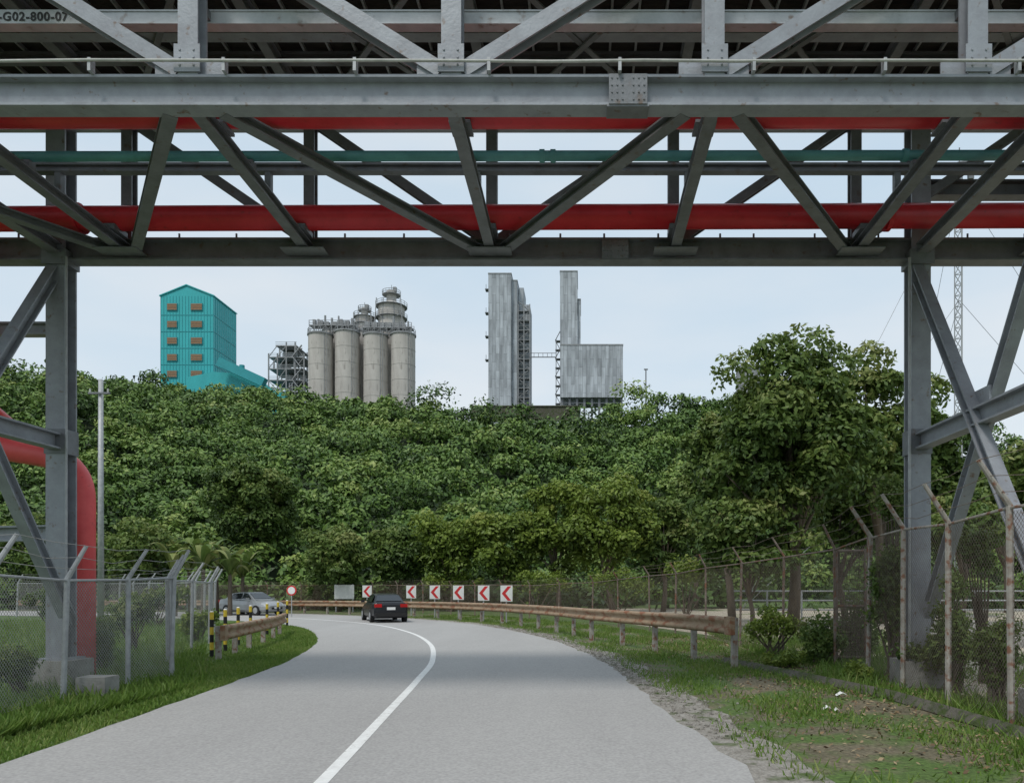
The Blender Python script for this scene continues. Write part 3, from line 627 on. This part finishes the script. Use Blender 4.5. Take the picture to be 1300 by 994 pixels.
for i in range(18): xx=x0+(x1-x0)*i/17; m.box((xx,Y-.03,(ZB+ze)/2),(.1,.1,ze-ZB))
for i in range(12): yy=Y+D*i/11; m.box((x1+.03,yy,(ZB+ze)/2),(.1,.1,ze-ZB))
for py in (400,421,442,463): m.box(((x0+x1)/2,Y-.04,bz(py,Y)),(x1-x0,.1,.16)); m.box((x1+.04,Y+D/2,bz(py,Y)),(.1,D,.16))
obj('wall_rib',m,mTealD,e)
for py in (390,412,433,454,475):
    for pa,pb in ((213,225),(243,257)):
        w=bx(pb,Y)-bx(pa,Y); cx=(bx(pa,Y)+bx(pb,Y))/2; z=bz(py,Y); wd=obj('window',MB().box((cx,Y-.18,z),(w+.3,.14,2.2)),mTealD,e)
        m=MB()
        for k in range(4): m.box((cx,Y-.3,z-.7+k*.46),(w,.16,.34))
        lo=obj('louvre',m,mLouv,e); lo.parent=wd
Y=205.; e=empty('teal_building',(bx(270,Y),Y,ZB),'low teal clad building with sloping roof beside tower','building')
xa,xb,xc,xd=bx(236,Y),bx(300,Y),bx(345,Y),bx(362,Y)
m=MB(); prof=[(xa,ZB),(xd,ZB),(xd,bz(500,Y)),(bx(345,Y),bz(495,Y)),(bx(326,Y),bz(480,Y)),(xb,bz(474,Y)),(bx(272,Y),bz(472,Y)),(xa,bz(479,Y))]
vs=[(x,Y,z) for x,z in prof]+[(x,Y+9,z) for x,z in prof]; n=len(prof); m.add(vs,[tuple(range(n)),tuple(range(2*n-1,n-1,-1))]+[(i,n+i,n+(i+1)%n,(i+1)%n) for i in range(n)]); obj('wall',m,mTeal,e)
m=MB()
for i in range(24): xx=xa+(xd-xa)*i/23; m.box((xx,Y-.05,bz(505,Y)),(.14,.14,5))
obj('wall_rib',m,mTealD,e)
m=MB(); m.beam((bx(285,Y),Y-3,bz(464,Y)),(bx(342,Y),Y-3,bz(490,Y)),2.2,2.4); obj('conveyor_gallery',m,mTealD,e)
for px,r,py in((293,.9,464),(303,.7,461)): obj('vent',MB().cyl((bx(px,Y),Y+2),r,bz(480,Y),bz(py,Y),14),mTealD,e)
def frame(name,pxa,pxb,pya,Y,lv,cols,D,label,mat=mFar,seed=1,t=.35):
    g=random.Random(seed); xa,xb=bx(pxa,Y),bx(pxb,Y); zt=bz(pya,Y); e=empty(name,(xa,Y,ZB),label,'structure')
    zl=[zt-(zt-bz(512,Y))*i/lv for i in range(lv+1)]
    for i in range(cols+1):
        x=xa+(xb-xa)*i/cols; top=zl[0 if i in(cols//2,cols//2+1) else 1]+1
        for y in(Y,Y+D): obj('column',MB().beam((x,y,ZB),(x,y,top),t,t,up=(0,1,0)),mat,e)
    for li,z in enumerate(zl[:-1]):
        a,b=(xa,xb) if li else (xa+(xb-xa)/cols*.8,xb-(xb-xa)/cols*.8)
        m=MB(); rl=MB()
        for y in(Y,Y+D): m.beam((a,y,z),(b,y,z),t*.8,t)
        m.box(((a+b)/2,Y+D/2,z),(b-a,D,.12)); obj('floor',m,mat,e)
        for q in(.5,1.0): rl.tube([(a,Y-.2,z+q),(b,Y-.2,z+q)],.06,4)
        obj('handrail',rl,mGalv,e)
    for i in range(lv):
        for j in range(cols):
            if g.random()<.6:
                x=xa+(xb-xa)*j/cols; x2=xa+(xb-xa)*(j+1)/cols
                if g.random()<.5: x,x2=x2,x
                obj('brace',MB().beam((x,Y-.1,zl[i+1]),(x2,Y-.1,zl[i]),.16,.16),mat,e)
        obj('stair',MB().beam((xb-.4 if i%2 else xb-3,Y-.6,zl[i+1]),(xb-3 if i%2 else xb-.4,Y-.6,zl[i]),.6,.15),mGalv,e)
        for _ in range(2):
            r=g.uniform(.5,1.3); x=g.uniform(xa+1.5,xb-1.5); z=zl[i+1]+.3; tk=MB().cyl((x,Y+D/2),r,z,z+(zl[i]-zl[i+1])*.7,16).cyl((x,Y+D/2),r,z+(zl[i]-zl[i+1])*.7,z+(zl[i]-zl[i+1])*.85,16,.3); obj('vessel',tk,mGalv,e)
            x2=g.uniform(xa+1,xb-1); obj('duct',MB().tube([(x2,Y+.6,zl[i+1]),(x2,Y+.6,zl[i]-.6),(x2+1.5,Y+.6,zl[i]-.6)],.25,8),mGalv,e)
    return e
frame('process_tower',341,386,439,207,5,4,9,'open grey steel process structure with vessels',seed=3,t=.3)
def silo(px,pyt,Y,r,label,mat=mSilo,top=mFar):
    x=bx(px,Y); zt=bz(pyt,Y); e=empty('silo',(x,Y,ZB),label,'silo','silos of the cement plant')
    m=MB(); m.cyl((x,Y),r,ZB,zt,36); obj('shell',m,mat,e)
    m=MB(); z=zt-4
    while z>ZB+8: m.cyl((x,Y),r+.05,z,z+.18,36); z-=4.1
    obj('band',m,mat,e)
    obj('roof',MB().cyl((x,Y),r+.25,zt+.002,zt+.4,36).cyl((x,Y),r*.9,zt+.4,zt+1.3,24,r*.25),top,e)
    m=MB()
    for q in(.6,1.2): m.tube([(x+(r+.1)*math.cos(a*math.pi/9),Y+(r+.1)*math.sin(a*math.pi/9),zt+.4+q) for a in range(19)],.06,4,False)
    for a in range(18): m.tube([(x+(r+.1)*math.cos(a*math.pi/9),Y+(r+.1)*math.sin(a*math.pi/9),zt+.4),(x+(r+.1)*math.cos(a*math.pi/9),Y+(r+.1)*math.sin(a*math.pi/9),zt+1.6)],.05,4)
    obj('handrail',m,mFar,e)
    m=MB()
    for s in(-.3,.3): m.tube([(x+r*.7+s,Y-r*.8,ZB),(x+r*.7+s,Y-r*.8,zt+1)],.07,4)
    obj('ladder',m,mFar,e); return e
for px,py in ((407,427),(441,424),(477,428),(512,427)): silo(px,py,200,3.15,'pale concrete silo with steel handrails on top')
for px,py in ((424,422),(459,424),(494,424)): silo(px,py,207,3.0,'pale concrete silo standing in the rear row')
def toptower(px,pyt,pyb,Y,r,label):
    x=bx(px,Y); zt=bz(pyt,Y); zb=bz(pyb,Y); e=empty('silo_head_tower',(x,Y,ZB),label,'tower')
    obj('shell',MB().cyl((x,Y),r*.85,ZB,zb,24).cyl((x,Y),r,zb,zb+(zt-zb)*.62,24).cyl((x,Y),r,zb+(zt-zb)*.62,zb+(zt-zb)*.75,24,r*.4).cyl((x,Y),r*.38,zb+(zt-zb)*.75,zt,16),mSilo,e)
    for f in(.0,.35,.62,.9):
        m=MB(); z=zb+(zt-zb)*f; R=r*1.2 if f<.8 else r*.7; m.cyl((x,Y),R,z,z+.15,20)
        for q in(.6,1.2): m.tube([(x+R*math.cos(a*math.pi/8),Y+R*math.sin(a*math.pi/8),z+q) for a in range(17)],.07,4,False)
        for a in range(16): m.tube([(x+R*math.cos(a*math.pi/8),Y+R*math.sin(a*math.pi/8),z),(x+R*math.cos(a*math.pi/8),Y+R*math.sin(a*math.pi/8),z+1.2)],.05,4)
        obj('platform',m,mFar,e)
    for s in(-1.15,-.5,.5,1.15): obj('column',MB().beam((x+s*r,Y-r*.9,zb-3),(x+s*r*.8,Y-r*.9,zb+(zt-zb)*.75),.2,.2,up=(0,1,0)),mFar,e)
    for s in(-1,1): obj('brace',MB().beam((x+s*r,Y-r*.95,zb),(x-s*r,Y-r*.95,zb+(zt-zb)*.4),.14,.14),mFar,e)
    obj('antenna',MB().tube([(x,Y,zt),(x,Y,zt+1.8)],.08,4),mFar,e)
    obj('vent',MB().box((x+r*.3,Y-.5,zt+.3),(1,1,1.2)),mFar,e)
toptower(497,370,424,214,3.7,'round cement silo head with ringed platforms')
toptower(463,392,424,214,2.6,'small round silo head with ringed platforms')
def gallery(pa,pb,py,Y,label,seed):
    g=random.Random(seed); xa,xb=bx(pa,Y),bx(pb,Y); z=bz(py,Y); e=empty('rooftop_gallery',(xa,Y,z),label,'walkway'); m=MB(); m.box(((xa+xb)/2,Y,z),(xb-xa,3,.25)); obj('floor',m,mFar,e)
    m=MB(); k=int((xb-xa)/1.5)
    for i in range(k+1):
        x=xa+(xb-xa)*i/k; 
        for y in(Y-1.5,Y+1.5): m.beam((x,y,z-2.),(x,y,z+1.3),.14,.14,up=(0,1,0))
    for q in(.6,1.25,-1.): 
        for y in(Y-1.5,Y+1.5): m.tube([(xa,y,z+q),(xb,y,z+q)],.07,4)
    for i in range(k):
        x=xa+(xb-xa)*i/k; x2=xa+(xb-xa)*(i+1)/k; m.beam((x,Y-1.55,z-1.9),(x2,Y-1.55,z-.1),.1,.1)
    obj('handrail',m,mFar,e)
    for i in range(6): x=xa+(xb-xa)*(.08+.15*i); obj('filter_unit',MB().box((x,Y,z+.8),(g.uniform(.6,1.5),1.2,g.uniform(.8,2.2))),mFar,e); obj('vent',MB().cyl((x+1.0,Y),g.uniform(.15,.35),z,z+g.uniform(1.5,3.4),10),mFar,e)
gallery(395,452,415,200,'steel rooftop gallery over the silos',1); gallery(462,524,418,200,'steel rooftop gallery joining two silos',2)
def tower(name,parts,label,Y,D=12):
    e=empty(name,(bx(parts[0][0],Y),Y,ZB),label,'building')
    for i,(a,b,t,bt,off) in enumerate(parts):
        xa,xb=bx(a,Y),bx(b,Y); zt=bz(t,Y); z0=ZB if bt is None else bz(bt,Y)
        obj('wall',MB().box(((xa+xb)/2,Y+off+D/2,(zt+z0)/2),(xb-xa,D,zt-z0)),mClad,e)
        obj('parapet',MB().box(((xa+xb)/2,Y+off+D/2,zt+.15),(xb-xa+.2,D+.2,.3)),mFar,e)
    return e
Y=200.
e=tower('grey_tower',[(620,649,348,None,0),(649.5,656,354,None,1.5)],'tall grey panelled industrial tower with open steel stairs',Y)
for a,b,t in((656.5,663,356),(663.5,671,378)):
    xa,xb=bx(a,Y),bx(b,Y); obj('wall',MB().box(((xa+xb)/2,Y+9,(bz(t,Y)+ZB)/2),(xb-xa,8,bz(t,Y)-ZB)),mClad,e)
m=MB(); z=bz(515,Y); xa,xb=bx(657,Y),bx(672,Y); i=0
while z<bz(385,Y):
    m.box(((xa+xb)/2,Y+3,z),(xb-xa,2.4,.15)); m.beam((xa if i%2 else xb,Y+2.2,z),(xb if i%2 else xa,Y+2.2,z+2.6),.4,.15); m.tube([(xa,Y+1.8,z+1.1),(xb,Y+1.8,z+1.1)],.06,4); z+=2.6; i+=1
for x in(xa,xb,(xa+xb)/2): m.beam((x,Y+1.8,ZB),(x,Y+1.8,bz(383,Y)),.25,.25,up=(0,1,0))
obj('stair_tower',m,mFar,e)
for py in(365,395,425,455): obj('platform',MB().box((bx(618,Y),Y+2,bz(py,Y)),(1.2,2,.2)).tube([(bx(616.5,Y),Y+1,bz(py,Y)),(bx(616.5,Y),Y+1,bz(py-6,Y))],.06,4),mSteelD,e)
e=tower('grey_tower',[(711,733,345,None,0),(733.5,737,379,None,1),(712,790,443,508,-3)],'tall grey panelled tower with wide lower block',Y)
for i in range(9): x=bx(714+i*9.3,Y); obj('column',MB().beam((x,Y-2,ZB),(x,Y-2,bz(508.5,Y)),.6,.6,up=(0,1,0)),mSteelD,e)
obj('beam',MB().beam((bx(712,Y),Y-2,bz(514,Y)),(bx(790,Y),Y-2,bz(514,Y)),.3,.3),mSteelD,e)
m=MB(); z=bz(512,Y); i=0
while z<bz(425,Y): 
    xa,xb=bx(705,Y),bx(711,Y); m.box(((xa+xb)/2,Y+1,z),(xb-xa,1.8,.15)); m.beam((xa if i%2 else xb,Y,z),(xb if i%2 else xa,Y,z+2.4),.4,.15); z+=2.4;i+=1
m.beam((bx(706,Y),Y,ZB),(bx(706,Y),Y,bz(430,Y)),.2,.2,up=(0,1,0)); obj('stair_tower',m,mSteelD,e)
xa,xb=bx(672,Y),bx(706,Y); m=MB(); z=bz(452,Y); m.beam((xa,Y+1,z),(xb,Y+1,z),.25,.2)
m.beam((xa,Y+1,z+1.1),(xb,Y+1,z+1.1),.12,.12)
for i in range(7): x=xa+(xb-xa)*i/6; m.tube([(x,Y+1,z),(x,Y+1,z+1.1)],.06,4)
obj('footbridge',m,mSteelD,origin=(xa,Y+1,z),label='slim steel footbridge between the grey towers',cat='footbridge')
Y=157; m=MB(); m.box(((bx(598,Y)+bx(735,Y))/2,Y,bz(526,Y)),(bx(735,Y)-bx(598,Y),1.,3.)); m.box(((bx(598,Y)+bx(735,Y))/2,Y,bz(526,Y)+1.6),(bx(735,Y)-bx(598,Y)+.4,1.4,.22))
obj('retaining_wall',m,mStone,origin=(bx(598,Y),Y,bz(530,Y)),label='dark grey stone retaining wall along the hilltop',cat='wall')
Y=175; x=bx(820,Y); e=empty('lamp_post',(x,Y,36),'thin lamp post on the hilltop','street lamp'); obj('pole',MB().tube([(x,Y,36),(x,Y,bz(469,Y))],.14,6),mSteelD,e); obj('lamp_head',MB().box((x,Y,bz(469,Y)),(.9,.3,.25)),mSteelD,e)
Y=170; silo(951,470,Y,2.9,'dark grey steel silo partly behind the trees',mat=mFar)
Y=70.; b=V((bx(1218,Y),Y,0)); zt=bz(215,Y); e=empty('antenna_mast',b,'tall slender lattice mast with guy wires','mast'); m=MB(); C=[b+V((.4*math.cos(a),.4*math.sin(a),0)) for a in(.5,2.6,4.7)]
for c in C: m.beam(c,c+V((0,0,zt)),.08,.08,up=(0,1,0))
z=0
while z<zt-1: 
    for k in range(3): m.beam(C[k]+V((0,0,z)),C[(k+1)%3]+V((0,0,z+1)),.05,.05); m.beam(C[k]+V((0,0,z+1)),C[(k+1)%3]+V((0,0,z+1)),.05,.05)
    z+=1
obj('lattice',m,mGalv,e); obj('platform',MB().cyl((b.x,b.y),1.2,zt,zt+.12,12).tube([(b.x,b.y,zt),(b.x,b.y,zt+2)],.06,6),mSteelD,e)
for s in(-.7,.8): obj('antenna',MB().box((b.x+s,b.y-.5,zt-.6),(.5,.3,1.2)),mSteelD,e)
for f in(.97,.7,.45):
    for dx,dy in((-22,-8),(20,-6),(2,24)): obj('guy_wire',MB().tube([b+V((0,0,zt*f)),b+V((dx,dy,0))],.022,4),mSteelD,e)
Y=42.; b=V((bx(128,Y),Y,0)); e=empty('utility_pole',b,'grey utility pole beside the road yard','pole'); obj('pole',MB().tube([b,b+V((0,0,bz(482,Y)))],[.17,.12],10),mGalv,e,smooth=True); obj('crossarm',MB().box((b.x,Y-.15,bz(500,Y)),(1.2,.1,.1)),mSteelD,e)
for s in(-.5,.5): obj('insulator',MB().cyl((b.x+s,Y-.15),.05,bz(500,Y)+.05,bz(500,Y)+.25,8),mConduit,e)
b=V((bx(95,30.),30.,0)); e=empty('utility_pole',b,'thin steel pole beside the bridge leg','pole'); obj('pole',MB().tube([b,b+V((0,0,bz(360,30.)))],.045,8),mGalv,e)
# rusty mesh gate panel
gx0,gx1,gy=bx(1062,18.3),bx(1098,18.3),18.3
e=empty('mesh_gate',(gx0,gy,0),'rusty steel mesh gate behind the fence','gate'); m=MB()
for z in(.15,1.4,2.75): m.tube([(gx0,gy,z),(gx1,gy,z)],.03,6)
for x in(gx0,gx1): m.tube([(x,gy,.1),(x,gy,2.8)],.035,6)
obj('gate_frame',m,mPostR,e); m=MB(); x=gx0
while x<gx1: m.beam((x,gy,.15),(x,gy,2.75),.009,.009,up=(0,1,0)); x+=.04
z=.15
while z<2.75: m.beam((gx0,gy,z),(gx1,gy,z),.009,.009); z+=.04
obj('gate_mesh',m,mWireR,e)
for i in range(4):
    m=MB(); x=bx(1195+i*45,23); m.add([(x-.5,22.8,0),(x+.5,22.8,0),(x+.5,23.2,0),(x-.5,23.2,0),(x-.5,22.9,.8),(x+.5,22.9,.8),(x+.5,23.1,.8),(x-.5,23.1,.8)],[(3,2,1,0),(4,5,6,7),(0,1,5,4),(1,2,6,5),(2,3,7,6),(3,0,4,7)])
    obj('concrete_barrier',m,mConc,origin=(x,23,0),label='weathered concrete barrier standing in the yard',cat='barrier',group='concrete barriers in the yard')
m=MB(); xa,xb=bx(930,40),bx(1500,40)
for z in(.6,1.1,1.6): m.tube([(xa,40,z),(xb,40,z)],.04,6)
for i in range(14): x=xa+(xb-xa)*i/13; m.cyl((x,40),.05,0,1.65,8)
obj('yard_railing',m,mGalv,origin=(xa,40,0),label='low pipe railing across the sandy yard',cat='railing')
def litter(px,py,s):
    p=G(px,py); m=MB(); m.add([(p.x-s,p.y-s*.5,.02),(p.x,p.y-s*.7,.07),(p.x+s,p.y-s*.3,.03),(p.x+s*.8,p.y+s*.6,.05),(p.x-.1*s,p.y+.3*s,.09),(p.x-s*.9,p.y+s*.5,.03)],[(0,1,4,5),(1,2,3,4)]); obj('litter',m,mWhite,origin=p,label='crumpled white plastic litter on the verge',cat='litter',group='litter on the verge')
for a,b,s in[(1068,884,.1),(1050,902,.07),(1062,905,.05),(1085,872,.04)]: litter(a,b,s)
# ================= WORLD / LIGHT / CAMERA
w=bpy.data.worlds.new('World'); scene.world=w; w.use_nodes=True; nt=w.node_tree; N=nt.nodes; L=nt.links; bg=N['Background']; bg.inputs[1].default_value=.15
sk=N.new('ShaderNodeTexSky'); sk.sky_type='NISHITA'; sk.sun_disc=False; el=58; az=205
sk.sun_elevation=math.radians(el); sk.sun_rotation=math.radians(az); sk.dust_density=2; sk.air_density=1.2
tc=N.new('ShaderNodeTexCoord'); mp=N.new('ShaderNodeMapping'); mp.inputs['Scale'].default_value=(1,1,3.5); L.new(tc.outputs['Generated'],mp.inputs[0])
no=N.new('ShaderNodeTexNoise'); no.inputs['Scale'].default_value=1.6; no.inputs['Detail'].default_value=5; L.new(mp.outputs[0],no.inputs['Vector'])
r=N.new('ShaderNodeValToRGB'); r.color_ramp.elements[0].position=.3; r.color_ramp.elements[1].position=.7; r.color_ramp.elements[0].color=(3.8,4.9,5.8,1); r.color_ramp.elements[1].color=(5.4,5.75,6.0,1); L.new(no.outputs['Fac'],r.inputs[0])
mx=N.new('ShaderNodeMix'); mx.data_type='RGBA'; mx.inputs[0].default_value=.85; L.new(sk.outputs[0],mx.inputs[6]); L.new(r.outputs[0],mx.inputs[7]); L.new(mx.outputs[2],bg.inputs[0])
sl=bpy.data.lights.new('Sun','SUN'); sl.energy=1.9; sl.angle=math.radians(12); sl.color=(1,.96,.9); so=bpy.data.objects.new('Sun',sl); col.objects.link(so)
d=V((math.sin(math.radians(az))*math.cos(math.radians(el)),math.cos(math.radians(az))*math.cos(math.radians(el)),math.sin(math.radians(el))))
so.rotation_euler=d.to_track_quat('Z','Y').to_euler(); so.location=(0,0,50)
cam=bpy.data.cameras.new('Camera'); co=bpy.data.objects.new('Camera',cam); col.objects.link(co); co.location=(0,0,H); co.rotation_euler=(math.pi/2,0,0)
cam.sensor_width=36; cam.sensor_fit='HORIZONTAL'; cam.lens=F/1300*36; cam.shift_x=-(CX-650)/1300; cam.shift_y=(HY-497)/1300; cam.clip_end=6000; cam.clip_start=.05
scene.camera=co
scene.view_settings.view_transform='Standard'; scene.view_settings.look='None'; scene.view_settings.exposure=0
